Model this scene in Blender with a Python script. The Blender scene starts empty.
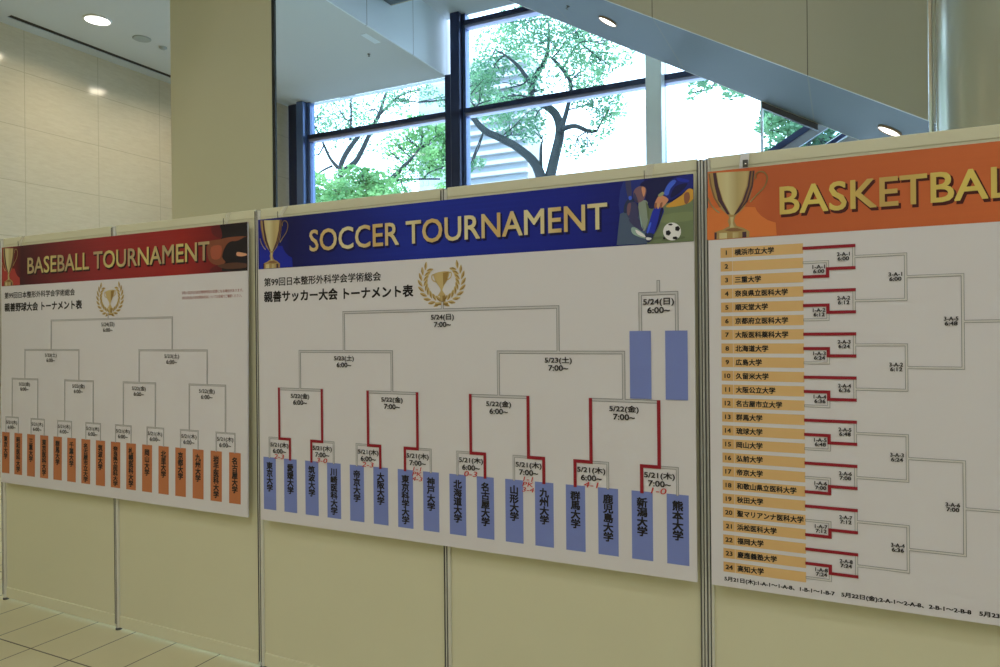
import bpy, math, random
from mathutils import Vector

random.seed(7)
SC = bpy.context.scene
COL = SC.collection

# ------------------------------------------------------------------ camera, sky, lights, exposure
F, YAW, PITCH, ROLL, EYE = 702.0, 0.454599, -0.00085, 0.009683, 1.526
PANEL_Y, SEAM = 2.397, -4.381          # front of the partition posts, first seam
cam_data = bpy.data.cameras.new('camera')
cam_data.sensor_width = 36.0
cam_data.lens = F * 36.0 / 1000.0
cam_data.clip_start = 0.05
cam_data.clip_end = 600
cam = bpy.data.objects.new('camera', cam_data)
COL.objects.link(cam)
cam.location = (0, 0, EYE)
from mathutils import Matrix
cam.rotation_euler = (Matrix.Rotation(YAW, 3, 'Z') @ Matrix.Rotation(math.pi / 2 + PITCH, 3, 'X')
                      @ Matrix.Rotation(-ROLL, 3, 'Z')).to_euler()
SC.camera = cam

world = bpy.data.worlds.new('overcast_sky')
SC.world = world
world.use_nodes = True
bg = world.node_tree.nodes['Background']
bg.inputs['Color'].default_value = (0.74, 0.97, 1.25, 1)
bg.inputs['Strength'].default_value = 5.0

SC.view_settings.view_transform = 'Standard'
SC.view_settings.look = 'None'
SC.view_settings.gamma = 1.0
SC.view_settings.use_curve_mapping = False
SC.view_settings.exposure = 0.0
SC.cycles.use_denoising = True
SC.cycles.max_bounces = 10
SC.cycles.diffuse_bounces = 5
SC.cycles.transparent_max_bounces = 12
SC.cycles.sample_clamp_indirect = 6.0

WARM = (1.0, 0.965, 0.975)


def lamp(name, loc, power, size=0.5, color=WARM, spread=180, rot=(0, 0, 0), parent=None):
    d = bpy.data.lights.new(name, 'AREA')
    d.shape = 'DISK'
    d.size = size
    d.energy = power
    d.color = color
    d.spread = math.radians(spread)
    o = bpy.data.objects.new(name, d)
    o.location = loc
    o.rotation_euler = rot
    COL.objects.link(o)
    if parent:
        o.parent = parent
    return o


# unseen lamps added under the lobby ceiling to light the boards, layout assumed
for lx in (-3.2, -0.4, 2.4, 5.2):
    for ly in (-6.2, -4.2, -2.2):
        lamp('added_lobby_lamp', (lx, ly, 7.85), 26, 0.9)
# downlights of the low ceiling on the left, nearer the viewer than the visible ones
for ly in (-3.4, -0.6, 2.2):
    lamp('low_ceiling_lamp', (-7.3, ly, 4.97), 15, 0.25, color=(1.0, 0.84, 0.58), spread=150)


# ------------------------------------------------------------------ helpers
def at(x, y, Y):
    """photo direction (1000 x 667 frame) to the point where it meets the plane at depth Y"""
    a = (x - 500) / F
    b = -(y - 333.5) / F
    cr, sr = math.cos(ROLL), math.sin(ROLL)
    a, b = cr * a + sr * b, -sr * a + cr * b
    cp, sp = math.cos(PITCH), math.sin(PITCH)
    d, u = cp - sp * b, sp + cp * b
    c, s = math.cos(YAW), math.sin(YAW)
    rx, ry = c * a - s * d, s * a + c * d
    t = Y / ry
    return Vector((rx * t, Y, u * t + EYE))


def lin(v):
    v /= 255.0
    return v / 12.92 if v <= 0.04045 else ((v + 0.055) / 1.055) ** 2.4


def rgb(r, g, b, k=1.0):
    return (min(0.95, lin(r) * k), min(0.95, lin(g) * k), min(0.95, lin(b) * k), 1)


def mat(name, color, rough=0.6, metal=0.0, spec=0.5, emit=None, estr=0.0):
    m = bpy.data.materials.new(name)
    m.use_nodes = True
    b = m.node_tree.nodes['Principled BSDF']
    b.inputs['Base Color'].default_value = color
    b.inputs['Roughness'].default_value = rough
    b.inputs['Metallic'].default_value = metal
    b.inputs['Specular IOR Level'].default_value = spec
    if emit:
        b.inputs['Emission Color'].default_value = emit
        b.inputs['Emission Strength'].default_value = estr
    return m


def nodes(m):
    return m.node_tree.nodes, m.node_tree.links, m.node_tree.nodes['Principled BSDF']


def mathn(m, op, a, b=None, c=None):
    N, L, _ = nodes(m)
    n = N.new('ShaderNodeMath')
    n.operation = op
    for i, v in enumerate((a, b, c)):
        if v is None:
            continue
        if isinstance(v, (int, float)):
            n.inputs[i].default_value = v
        else:
            L.new(v, n.inputs[i])
    return n.outputs[0]


def mixn(m, fac, a, b):
    N, L, _ = nodes(m)
    n = N.new('ShaderNodeMix')
    n.data_type = 'RGBA'
    if isinstance(fac, (int, float)):
        n.inputs[0].default_value = fac
    else:
        L.new(fac, n.inputs[0])
    for i, v in ((6, a), (7, b)):
        if isinstance(v, tuple):
            n.inputs[i].default_value = v
        else:
            L.new(v, n.inputs[i])
    return n.outputs[2]


def coords(m, kind='Object'):
    N, L, _ = nodes(m)
    t = N.new('ShaderNodeTexCoord')
    s = N.new('ShaderNodeSeparateXYZ')
    L.new(t.outputs[kind], s.inputs[0])
    return t.outputs[kind], s.outputs[0], s.outputs[1], s.outputs[2]


def noise(m, vec, scale, detail=3.0, rough=0.5):
    N, L, _ = nodes(m)
    n = N.new('ShaderNodeTexNoise')
    n.inputs['Scale'].default_value = scale
    n.inputs['Detail'].default_value = detail
    n.inputs['Roughness'].default_value = rough
    if vec is not None:
        L.new(vec, n.inputs['Vector'])
    return n.outputs['Fac']


def stretch(m, vec, sx, sy, sz):
    N, L, _ = nodes(m)
    n = N.new('ShaderNodeMapping')
    n.inputs['Scale'].default_value = (sx, sy, sz)
    L.new(vec, n.inputs['Vector'])
    return n.outputs[0]


def ramp(m, fac, stops, interp='LINEAR'):
    N, L, _ = nodes(m)
    n = N.new('ShaderNodeValToRGB')
    n.color_ramp.interpolation = interp
    els = n.color_ramp.elements
    while len(els) < len(stops):
        els.new(0.5)
    for e, (p, c) in zip(els, stops):
        e.position = p
        e.color = c
    L.new(fac, n.inputs[0])
    return n.outputs[0]


def joint(m, coord, pitch, offset, width):
    """1 on the joint lines of a grid with this pitch"""
    v = mathn(m, 'SUBTRACT', coord, offset - pitch / 2)
    v = mathn(m, 'DIVIDE', v, pitch)
    v = mathn(m, 'FRACT', v)
    v = mathn(m, 'SUBTRACT', v, 0.5)
    v = mathn(m, 'ABSOLUTE', v)
    return mathn(m, 'LESS_THAN', v, width / pitch / 2)


class MB:
    def __init__(self):
        self.v, self.f, self.mi, self.sm = [], [], [], []

    def add(self, verts, faces, mi=0, smooth=False):
        o = len(self.v)
        self.v += [tuple(p) for p in verts]
        for f in faces:
            self.f.append([i + o for i in f])
            self.mi.append(mi)
            self.sm.append(smooth)
        return self

    def box(self, x0, x1, y0, y1, z0, z1, mi=0):
        v = [(x, y, z) for z in (z0, z1) for y in (y0, y1) for x in (x0, x1)]
        return self.add(v, [(0, 2, 3, 1), (4, 5, 7, 6), (0, 1, 5, 4), (2, 6, 7, 3), (0, 4, 6, 2), (1, 3, 7, 5)], mi)

    def rect(self, x0, x1, z0, z1, y, mi=0):       # faces -Y
        return self.add([(x0, y, z0), (x1, y, z0), (x1, y, z1), (x0, y, z1)], [(0, 1, 2, 3)], mi)

    def poly(self, pts, y, mi=0):                  # outline in x, z on a plane facing -Y
        a = sum(pts[i][0] * pts[(i + 1) % len(pts)][1] - pts[(i + 1) % len(pts)][0] * pts[i][1] for i in range(len(pts)))
        if a < 0:
            pts = pts[::-1]
        return self.add([(p[0], y, p[1]) for p in pts], [tuple(range(len(pts)))], mi)

    def prism(self, prof, axis, a, b, mi=0, smooth=False):
        """profile (two coords) swept along an axis from a to b"""
        n = len(prof)

        def pt(p, t):
            return {'x': (t, p[0], p[1]), 'y': (p[0], t, p[1]), 'z': (p[0], p[1], t)}[axis]
        self.add([pt(p, a) for p in prof] + [pt(p, b) for p in prof],
                 [(i, (i + 1) % n, n + (i + 1) % n, n + i) for i in range(n)], mi, smooth)
        o = len(self.v) - 2 * n
        self.f += [[o + i for i in range(n)][::-1], [o + n + i for i in range(n)]]
        self.mi += [mi, mi]
        self.sm += [False, False]
        return self

    def disc(self, c, r, n=32, mi=0, up=False, r2=None):
        r2 = r2 or r
        p = [(c[0] + r * math.cos(2 * math.pi * i / n), c[1] + r2 * math.sin(2 * math.pi * i / n), c[2]) for i in range(n)]
        f = tuple(range(n))
        return self.add(p, [f if up else f[::-1]], mi)

    def lathe(self, c, prof, n=32, mi=0, smooth=True):
        """profile of (radius, z) about the vertical through c"""
        k = len(prof)
        v = [(c[0] + r * math.cos(2 * math.pi * i / n), c[1] + r * math.sin(2 * math.pi * i / n), c[2] + z)
             for i in range(n) for r, z in prof]
        f = [(i * k + j, ((i + 1) % n) * k + j, ((i + 1) % n) * k + j + 1, i * k + j + 1) for i in range(n) for j in range(k - 1)]
        return self.add(v, f, mi, smooth)

    def tube(self, pts, radii, n=8, mi=0):
        pts = [Vector(p) for p in pts]
        rings = []
        for i, p in enumerate(pts):
            t = (pts[min(i + 1, len(pts) - 1)] - pts[max(i - 1, 0)]).normalized()
            u = t.cross(Vector((0, 1, 0.01)))
            if u.length < 0.1:
                u = t.cross(Vector((1, 0, 0)))
            u.normalize()
            w = t.cross(u)
            rings += [p + radii[i] * (math.cos(2 * math.pi * k / n) * u + math.sin(2 * math.pi * k / n) * w) for k in range(n)]
        f = [(i * n + k, i * n + (k + 1) % n, (i + 1) * n + (k + 1) % n, (i + 1) * n + k)
             for i in range(len(pts) - 1) for k in range(n)]
        self.add(rings, f, mi, True)
        o = len(self.v) - len(rings)
        self.f += [[o + k for k in range(n)][::-1], [o + len(rings) - n + k for k in range(n)]]
        self.mi += [mi, mi]
        self.sm += [False, False]
        return self

    def build(self, name, mats, parent=None, loc=None):
        org = Vector((0, 0, 0))
        if parent is not None:
            q = parent
            while q is not None:
                org = org + q.location
                q = q.parent
        elif loc is not None:
            org = Vector(loc)
        me = bpy.data.meshes.new(name)
        me.from_pydata([(p[0] - org.x, p[1] - org.y, p[2] - org.z) for p in self.v], [], self.f)
        for m in (mats if isinstance(mats, (list, tuple)) else [mats]):
            me.materials.append(m)
        me.polygons.foreach_set('material_index', self.mi)
        me.polygons.foreach_set('use_smooth', self.sm)
        me.update()
        o = bpy.data.objects.new(name, me)
        COL.objects.link(o)
        if parent is not None:
            o.parent = parent
        elif loc is not None:
            o.location = loc
        return o


def tag(o, label, cat, group=None, kind=None):
    o['label'] = label
    o['category'] = cat
    if group:
        o['group'] = group
    if kind:
        o['kind'] = kind
    return o


def thing(name, loc, label, cat, group=None, kind=None):
    o = bpy.data.objects.new(name, None)
    o.empty_display_size = 0.1
    o.location = loc
    COL.objects.link(o)
    return tag(o, label, cat, group, kind)


def bevel(o, w, seg=2):
    b = o.modifiers.new('bevel', 'BEVEL')
    b.width = w
    b.segments = seg
    b.limit_method = 'ANGLE'
    return o


def spline(pts, k=4, closed=True):
    out, n = [], len(pts)
    for i in range(n if closed else n - 1):
        p = [pts[(i + j) % n] if closed else pts[min(max(i + j, 0), n - 1)] for j in (-1, 0, 1, 2)]
        for s in range(k):
            t = s / k
            out.append(tuple(0.5 * (2 * p[1][a] + (p[2][a] - p[0][a]) * t + (2 * p[0][a] - 5 * p[1][a] + 4 * p[2][a] - p[3][a]) * t * t
                                    + (3 * p[1][a] - p[0][a] - 3 * p[2][a] + p[3][a]) * t ** 3) for a in range(len(pts[0]))))
    if not closed:
        out.append(tuple(pts[-1]))
    return out


_font_curve = bpy.data.curves.new('lettering_source', 'FONT')
_font_obj = bpy.data.objects.new('lettering_source', _font_curve)
_text_cache = {}


def glyphs(body):
    key = body
    if key not in _text_cache:
        if _font_obj.name not in COL.objects:
            COL.objects.link(_font_obj)
        _font_curve.body = body
        _font_curve.resolution_u = 3
        dg = bpy.context.evaluated_depsgraph_get()
        dg.update()
        me = bpy.data.meshes.new_from_object(_font_obj.evaluated_get(dg))
        vs = [(v.co.x, v.co.y) for v in me.vertices]
        fs = [tuple(p.vertices) for p in me.polygons]
        bpy.data.meshes.remove(me)
        _text_cache[key] = (vs, fs)
    return _text_cache[key]


def write(mb, body, y, x0=None, x1=None, z0=None, z1=None, cx=None, cz=None, h=None, squeeze=1.0, bold=0.0, mi=0, align='c', shear=0.0):
    """lay lettering on the plane y: into a box, or by height about a point"""
    vs, fs = glyphs(body)
    if not vs:
        return mb
    ax0, ax1 = min(v[0] for v in vs), max(v[0] for v in vs)
    az0, az1 = min(v[1] for v in vs), max(v[1] for v in vs)
    if h is not None:
        sz = h / (az1 - az0)
        sx = sz * squeeze
        w = sx * (ax1 - ax0)
        x0 = {'c': cx - w / 2, 'l': cx, 'r': cx - w}[align]
        z0 = cz - h / 2
    else:
        sx, sz = (x1 - x0) / (ax1 - ax0), (z1 - z0) / (az1 - az0)
    return strokes(mb, [(x0 + (v[0] - ax0) * sx + shear * (v[1] - az0) * sz, z0 + (v[1] - az0) * sz) for v in vs], fs, y, bold * sx, bold * sz, mi)


def strokes(mb, pts, fs, y, bx, bz, mi=0):
    """printed glyphs; heavier weights are laid down as several impressions a hair apart"""
    spots = [(0, 0)] if bx <= 0 else [(-bx, -bz), (bx, -bz), (-bx, bz), (bx, bz)] + ([(0, 0)] if bx > 0.0012 else [])
    for i, (dx, dz) in enumerate(spots):
        mb.add([(p[0] + dx, y - i * 0.00002, p[1] + dz) for p in pts], fs, mi)
    return mb


# ------------------------------------------------------------------ materials
PAPER = 2.55      # what the lobby light leaves of a surface's own colour


def ink(name, r, g, b, k=PAPER, rough=0.45):
    return mat(name, rgb(r, g, b, k), rough, spec=0.3)


M = {}
M['board'] = mat('printed_white_board', (0.81, 0.785, 0.815, 1), 0.4, spec=0.35)
M['board_core'] = mat('foam_board_core', (0.78, 0.77, 0.74, 1), 0.7)
M['black'] = mat('black_print', (0.02, 0.018, 0.02, 1), 0.5, spec=0.3)
M['red'] = mat('dark_red_print', (0.34, 0.018, 0.032, 1), 0.45, spec=0.3)
M['scrawl'] = mat('red_marker', (0.62, 0.05, 0.045, 1), 0.5, spec=0.3)
M['grey_line'] = mat('grey_line_print', (0.24, 0.24, 0.25, 1), 0.5, spec=0.3)
M['light_line'] = mat('pale_line_print', (0.64, 0.625, 0.64, 1), 0.5, spec=0.3)
M['blue_label'] = ink('periwinkle_label_print', 90, 101, 150, 2.2)
M['orange_label'] = mat('orange_label_print', (0.60, 0.21, 0.085, 1), 0.45, spec=0.3)
M['row_label'] = mat('apricot_row_print', (0.84, 0.54, 0.23, 1), 0.45, spec=0.3)
M['row_number'] = mat('apricot_number_print', (0.78, 0.48, 0.19, 1), 0.45, spec=0.3)

m = M['panel'] = mat('cream_panel', (0.70, 0.66, 0.47, 1), 0.42, spec=0.35)
v, X_, Y_, Z_ = coords(m)
N, L, B = nodes(m)
L.new(mixn(m, noise(m, v, 1.7), (0.74, 0.72, 0.50, 1), (0.80, 0.78, 0.555, 1)), B.inputs['Base Color'])
M['rail'] = mat('cream_rail', (0.80, 0.78, 0.555, 1), 0.4)
M['alu'] = mat('satin_aluminium', (0.80, 0.80, 0.74, 1), 0.35, 0.35)
M['alu_dark'] = mat('groove_shadow_grey', (0.10, 0.10, 0.09, 1), 0.6, 0.3)  # shade of post slots and gaps put into a colour; also strap edges
M['steel'] = mat('bright_steel', (0.80, 0.78, 0.74, 1), 0.16, 1.0)
M['foot'] = mat('dark_levelling_foot', (0.10, 0.10, 0.09, 1), 0.5, 0.4)

m = M['floor'] = mat('beige_floor_tile', (0.60, 0.54, 0.33, 1), 0.28)
v, X_, Y_, Z_ = coords(m)
N, L, B = nodes(m)
j = mathn(m, 'MAXIMUM', joint(m, X_, 0.30, -3.594, 0.0065), joint(m, Y_, 0.60, 2.076, 0.0075))
base = mixn(m, noise(m, v, 2.5), (0.68, 0.635, 0.39, 1), (0.76, 0.71, 0.47, 1))
L.new(mixn(m, j, base, (0.09, 0.075, 0.05, 1)), B.inputs['Base Color'])

m = M['stone'] = mat('polished_limestone', (0.66, 0.58, 0.42, 1), 0.12, spec=0.55)
v, X_, Y_, Z_ = coords(m)
N, L, B = nodes(m)
j = mathn(m, 'MAXIMUM', joint(m, Y_, 0.874, 4.789, 0.008), joint(m, Z_, 0.622, 4.524, 0.008))
veins = noise(m, stretch(m, v, 1, 1.6, 9.0), 5.0, 6.0, 0.7)
base = ramp(m, veins, [(0.25, (0.60, 0.515, 0.36, 1)), (0.5, (0.65, 0.57, 0.41, 1)), (0.75, (0.70, 0.62, 0.46, 1))])
L.new(mixn(m, j, base, (0.50, 0.43, 0.30, 1)), B.inputs['Base Color'])

M['ceiling'] = mat('white_ceiling_paint', (0.61, 0.65, 0.67, 1), 0.8)
M['fascia'] = mat('pale_fascia_panel', (0.74, 0.83, 0.89, 1), 0.45)
M['wall'] = mat('plain_lobby_wall', (0.55, 0.50, 0.38, 1), 0.7)
M['slot'] = mat('dark_slot', (0.03, 0.03, 0.03, 1), 0.8)
M['pillar'] = mat('olive_cladding', (0.61, 0.585, 0.41, 1), 0.38, spec=0.45)
M['rubber'] = mat('black_seal', (0.015, 0.02, 0.018, 1), 0.6)
M['column'] = mat('brushed_column_cladding', (0.54, 0.53, 0.42, 1), 0.22, 0.45)
M['mullion'] = mat('navy_window_metal', (0.035, 0.045, 0.10, 1), 0.30, 0.55)
M['mullion_blue'] = mat('blue_window_metal', (0.10, 0.16, 0.34, 1), 0.30, 0.4)
M['mullion_pale'] = mat('lilac_window_metal', (0.46, 0.46, 0.70, 1), 0.35, 0.4)
M['mullion_light'] = mat('silver_window_metal', (0.78, 0.84, 0.90, 1), 0.3, 0.1)

m = M['glass'] = bpy.data.materials.new('window_glass')
m.use_nodes = True
N, L = m.node_tree.nodes, m.node_tree.links
N.remove(N['Principled BSDF'])
tr, gl, mx = N.new('ShaderNodeBsdfTransparent'), N.new('ShaderNodeBsdfGlossy'), N.new('ShaderNodeMixShader')
fr = N.new('ShaderNodeFresnel')
fr.inputs['IOR'].default_value = 1.35
tr.inputs['Color'].default_value = (0.90, 0.95, 0.96, 1)
gl.inputs['Roughness'].default_value = 0.02
L.new(fr.outputs[0], mx.inputs[0])
L.new(tr.outputs[0], mx.inputs[1])
L.new(gl.outputs[0], mx.inputs[2])
L.new(mx.outputs[0], N['Material Output'].inputs['Surface'])

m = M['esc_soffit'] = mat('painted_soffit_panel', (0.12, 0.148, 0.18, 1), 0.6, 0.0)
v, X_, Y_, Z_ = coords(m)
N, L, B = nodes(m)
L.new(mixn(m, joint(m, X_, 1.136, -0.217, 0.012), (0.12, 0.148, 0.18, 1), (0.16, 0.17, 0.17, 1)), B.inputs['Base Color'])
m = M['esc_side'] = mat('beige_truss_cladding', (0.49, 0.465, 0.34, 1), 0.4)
v, X_, Y_, Z_ = coords(m)
N, L, B = nodes(m)
L.new(mixn(m, joint(m, X_, 1.136, -0.217, 0.007), (0.49, 0.465, 0.34, 1), (0.15, 0.14, 0.10, 1)), B.inputs['Base Color'])
M['handrail'] = mat('black_handrail', (0.05, 0.075, 0.22, 1), 0.35)
M['esc_metal'] = mat('grey_escalator_metal', (0.40, 0.42, 0.52, 1), 0.4, 0.3)
M['tint'] = bpy.data.materials.new('blue_tinted_glass')
m = M['tint']
m.use_nodes = True
N, L = m.node_tree.nodes, m.node_tree.links
N.remove(N['Principled BSDF'])
tr, gl, mx = N.new('ShaderNodeBsdfTransparent'), N.new('ShaderNodeBsdfGlossy'), N.new('ShaderNodeMixShader')
tr.inputs['Color'].default_value = (0.42, 0.62, 0.82, 1)
gl.inputs['Roughness'].default_value = 0.03
mx.inputs[0].default_value = 0.06
L.new(tr.outputs[0], mx.inputs[1])
L.new(gl.outputs[0], mx.inputs[2])
L.new(mx.outputs[0], N['Material Output'].inputs['Surface'])

M['lamp_glow'] = mat('lit_lamp_lens', (0.9, 0.9, 0.88, 1), 0.5, emit=(1.0, 0.97, 0.90, 1), estr=5.0)
M['lamp_ring'] = mat('white_lamp_ring', (0.80, 0.80, 0.78, 1), 0.4)
M['lamp_ring_tan'] = mat('bronze_lamp_ring', (0.42, 0.27, 0.16, 1), 0.4, 0.4)
M['speaker'] = mat('grey_speaker_grille', (0.36, 0.41, 0.41, 1), 0.7)

m = M['strap'] = bpy.data.materials.new('clear_film_strap')
m.use_nodes = True
N, L = m.node_tree.nodes, m.node_tree.links
tr, mx = N.new('ShaderNodeBsdfTransparent'), N.new('ShaderNodeMixShader')
N['Principled BSDF'].inputs['Base Color'].default_value = (0.80, 0.78, 0.70, 1)
N['Principled BSDF'].inputs['Roughness'].default_value = 0.15
mx.inputs[0].default_value = 0.18
L.new(tr.outputs[0], mx.inputs[1])
L.new(N['Principled BSDF'].outputs[0], mx.inputs[2])
L.new(mx.outputs[0], N['Material Output'].inputs['Surface'])

M['strap_white'] = mat('white_strap', (0.80, 0.80, 0.78, 1), 0.4)
m = M['leaf'] = bpy.data.materials.new('mottled_leaf')
m.use_nodes = True
N, L = m.node_tree.nodes, m.node_tree.links
N['Principled BSDF'].inputs['Roughness'].default_value = 0.5
tc, nz, cr_ = N.new('ShaderNodeTexCoord'), N.new('ShaderNodeTexNoise'), N.new('ShaderNodeValToRGB')
nz.inputs['Scale'].default_value = 1.3
nz.inputs['Detail'].default_value = 6
cr_.color_ramp.elements[0].position = 0.35
cr_.color_ramp.elements[0].color = (0.045, 0.16, 0.085, 1)
cr_.color_ramp.elements[1].position = 0.65
cr_.color_ramp.elements[1].color = (0.235, 0.45, 0.23, 1)  # noise mixes two greens over the foliage
trl, mx = N.new('ShaderNodeBsdfTranslucent'), N.new('ShaderNodeMixShader')
mx.inputs[0].default_value = 0.45
L.new(tc.outputs['Object'], nz.inputs['Vector'])
L.new(nz.outputs['Fac'], cr_.inputs[0])
L.new(cr_.outputs[0], N['Principled BSDF'].inputs['Base Color'])
L.new(cr_.outputs[0], trl.inputs['Color'])
L.new(N['Principled BSDF'].outputs[0], mx.inputs[1])
L.new(trl.outputs[0], mx.inputs[2])
L.new(mx.outputs[0], N['Material Output'].inputs['Surface'])
M['leaf_bright'] = M['leaf'].copy()
M['leaf_bright'].name = 'bright_leaf'
_cr = [n for n in M['leaf_bright'].node_tree.nodes if n.type == 'VALTORGB'][0].color_ramp
_cr.elements[0].color = (0.075, 0.24, 0.08, 1)
_cr.elements[1].color = (0.32, 0.58, 0.23, 1)
M['bark'] = mat('dark_bark', (0.016, 0.022, 0.024, 1), 0.85)
M['pave'] = mat('grey_paving', (0.55, 0.56, 0.56, 1), 0.9)
M['block'] = mat('white_render', (0.34, 0.35, 0.36, 1), 0.8)
M['block_band'] = mat('pale_balcony', (0.41, 0.42, 0.42, 1), 0.8)
M['block_dark'] = mat('blue_grey_window', (0.28, 0.32, 0.36, 1), 0.4)

# ------------------------------------------------------------------ setting
YW, CEIL, UPPER, HALL = 8.2, 5.0, 5.77, 8.0
XL, XE = -8.3, -4.80                     # stone wall, edge of the low ceiling

tag(MB().box(XL - 0.2, 9, -7, YW + 0.05, -0.12, 0).build('floor', M['floor']),
    'beige square floor tiles with dark joints in front of the partition', 'floor', kind='structure')
tag(MB().box(XL - 0.2, XL, -7, YW, 0, HALL).build('wall_left', M['stone']),
    'polished beige limestone wall behind the baseball board', 'wall', kind='structure')
tag(MB().box(XL, -7.56, YW - 0.35, YW + 0.05, 0, CEIL).build('wall_corner', M['stone']),
    'narrow stone return between olive pillar and first window', 'wall', kind='structure')
tag(MB().box(9, 9.2, -7, YW, 0, HALL).build('wall_right', M['wall']),
    'plain lobby wall beyond the right edge', 'wall', kind='structure')
tag(MB().box(XL - 0.2, 9.2, -7.2, -7, 0, HALL).build('wall_front', M['wall']),
    'plain lobby wall behind the viewer', 'wall', kind='structure')

# low ceiling with a slot along the stone wall
c = MB()
c.box(XL, -8.115, -7, YW, CEIL, CEIL + 0.14)
c.box(-8.02, XE, -7, YW, CEIL, CEIL + 0.14)
c.box(-8.115, -8.02, -7, 4.50, CEIL, CEIL + 0.14)
c.box(-8.115, -8.02, 7.4, YW, CEIL, CEIL + 0.14)
c.box(-8.115, -8.02, 4.50, 7.4, CEIL + 0.010, CEIL + 0.14, 1)
c.build('ceiling', [M['ceiling'], M['slot']])
tag(bpy.data.objects['ceiling'], 'low white ceiling over the stone wall, with a dark slot', 'ceiling', kind='structure')
fm = M['fascia']
v, X_, Y_, Z_ = coords(fm)
N, L, B = nodes(fm)
L.new(mixn(fm, joint(fm, Y_, 0.95, 7.40, 0.010), (0.74, 0.83, 0.89, 1), (0.25, 0.27, 0.28, 1)), B.inputs['Base Color'])
tag(MB().box(XE, XE + 0.02, -7, YW, CEIL, HALL).build('ceiling_fascia', fm),
    'pale blue-white upright fascia above the edge of the low ceiling', 'fascia', kind='structure')
tag(MB().box(XE + 0.02, 9, 7.0, YW + 0.05, UPPER, UPPER + 0.2).build('ceiling_upper', M['ceiling']),
    'pale ceiling strip at the head of the tall window', 'ceiling', kind='structure')
tag(MB().box(XE + 0.02, 9, 7.0, 7.12, UPPER + 0.2, HALL).build('wall_bulkhead', M['ceiling']),
    'white bulkhead above the window ceiling strip, out of view', 'wall', kind='structure')
tag(MB().box(XL - 0.2, 9.2, -7.2, 7.12, HALL, HALL + 0.15).build('ceiling_hall', M['ceiling']),
    'high white lobby ceiling above the escalator', 'ceiling', kind='structure')
# spandrel over the low ceiling at the window wall
tag(MB().box(XL - 0.2, XE + 0.02, YW, YW + 0.15, CEIL, HALL).build('wall_spandrel', M['ceiling']),
    'white wall over the low ceiling at the windows', 'wall', kind='structure')


# windows ------------------------------------------------------------
def window(n, x0, x1, top, transoms, label, posts, g0, g1):
    """posts: (x0, x1, front depth before the wall plane, kind of metal)"""
    w = thing('window_%d' % n, (x0, YW, 0), label, 'window', kind='structure')
    MB().box(x0, x1, YW - 0.03, YW + 0.09, 0, 0.10).build('window_frame', M['mullion'], w)
    for a, b, dep, mt in posts:
        p = MB().box(a, b, YW - dep, YW + 0.10, 0, top)
        bevel(p.build('mullion', M[mt], w), 0.012 if b - a > 0.1 else 0.004, 3)
    for z0, z1 in transoms:
        t = MB()
        t.box(g0, g1, YW - 0.05, YW + 0.09, z0 + 0.035, z1)
        t.box(g0, g1, YW - 0.02, YW + 0.09, z0, z0 + 0.035, 1)
        t.build('transom', [M['mullion'], M['mullion_pale']], w)
    MB().box(g0, g1, YW + 0.03, YW + 0.042, 0.1, top - 0.005).build('glass', M['glass'], w)
    return w


TR = (4.405, 4.50)
PX = lambda px, dep: at(px, 120, YW - dep).x
window(1, -7.56, PX(450.5, 0.02), CEIL, [TR], 'left window between the stone return and the tall dark mullion',
       [(PX(288, 0.05), PX(296, 0.05), 0.05, 'mullion'), (PX(296, 0.12), PX(302.5, 0.12), 0.12, 'mullion_blue'), (PX(302.5, 0.02), PX(309.5, 0.02), 0.02, 'mullion_blue'),
        (PX(445, 0.03), PX(450.5, 0.03), 0.03, 'mullion')], PX(309, 0.02), PX(446, 0.02))
window(2, PX(450.5, 0.02), -2.06, UPPER, [TR, (5.575, 5.665)], 'tall middle window with tree and white apartment block outside',
       [(PX(450.5, 0.12), PX(459.5, 0.12), 0.12, 'mullion'), (PX(459.5, 0.04), PX(462, 0.04), 0.04, 'mullion'), (PX(462, 0.02), PX(466, 0.02), 0.02, 'mullion_blue')],
       PX(465, 0.02), -1.95)
window(3, -1.95, 9.0, UPPER, [TR, (5.575, 5.665)], 'right window running on behind the sloping escalator',
       [(PX(661, 0.03), PX(664.5, 0.03), 0.03, 'mullion_blue'), (8.9, 9.0, 0.05, 'mullion')], PX(663, 0.02), 8.95)
tag(bevel(MB().box(PX(645.5, 0.22), PX(661.5, 0.22), YW - 0.22, YW - 0.03, 0, UPPER).build('trim_1', M['mullion_light']), 0.008),
    'silver square post between the middle and right windows', 'post', kind='structure')
p0 = at(762, 130, YW)
tag(MB().box(p0.x - 0.012, p0.x + 0.012, YW - 0.02, YW + 0.03, 0, 4.40).build('trim_2', M['mullion_light']),
    'thin upright glazing bar low in the right window', 'trim', kind='structure')

# olive pillar: clad front plate on a set-back core --------------------
pil = thing('pillar', (-5.05, 4.6, 0), 'tall flat olive-beige clad pillar behind the baseball board', 'pillar', kind='structure')
pl = MB().box(-5.684, -4.425, 4.60, 4.625, 0, HALL)
bevel(pl.build('cladding_panel', M['pillar'], pil), 0.004)
MB().box(-4.424, -4.392, 4.605, 4.625, 0, HALL).build('edge_seal', M['rubber'], pil)
MB().box(-5.60, -5.20, 4.625, 5.2, 0, HALL).build('core', M['pillar'], pil)

# round column on the right --------------------------------------------
col = thing('column', (0.855, 3.9, 0), 'round brushed-metal column rising behind the basketball board', 'column', kind='structure')
MB().lathe((0.855, 3.9, 0), [(0.45, 0), (0.45, HALL)], 96).build('column_cladding', M['column'], col)
e = at(931.2, 100, 3.92)
MB().tube([(e.x, 3.92, 0), (e.x, 3.92, HALL)], [0.011, 0.011], 12).build('seam_trim', M['steel'], col)

# ------------------------------------------------------------------ escalators
EY0, EY1, ES, EA = 5.6, 6.9, -0.5784, 3.259      # near face, far face, slope, height of underside at x = 0


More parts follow.
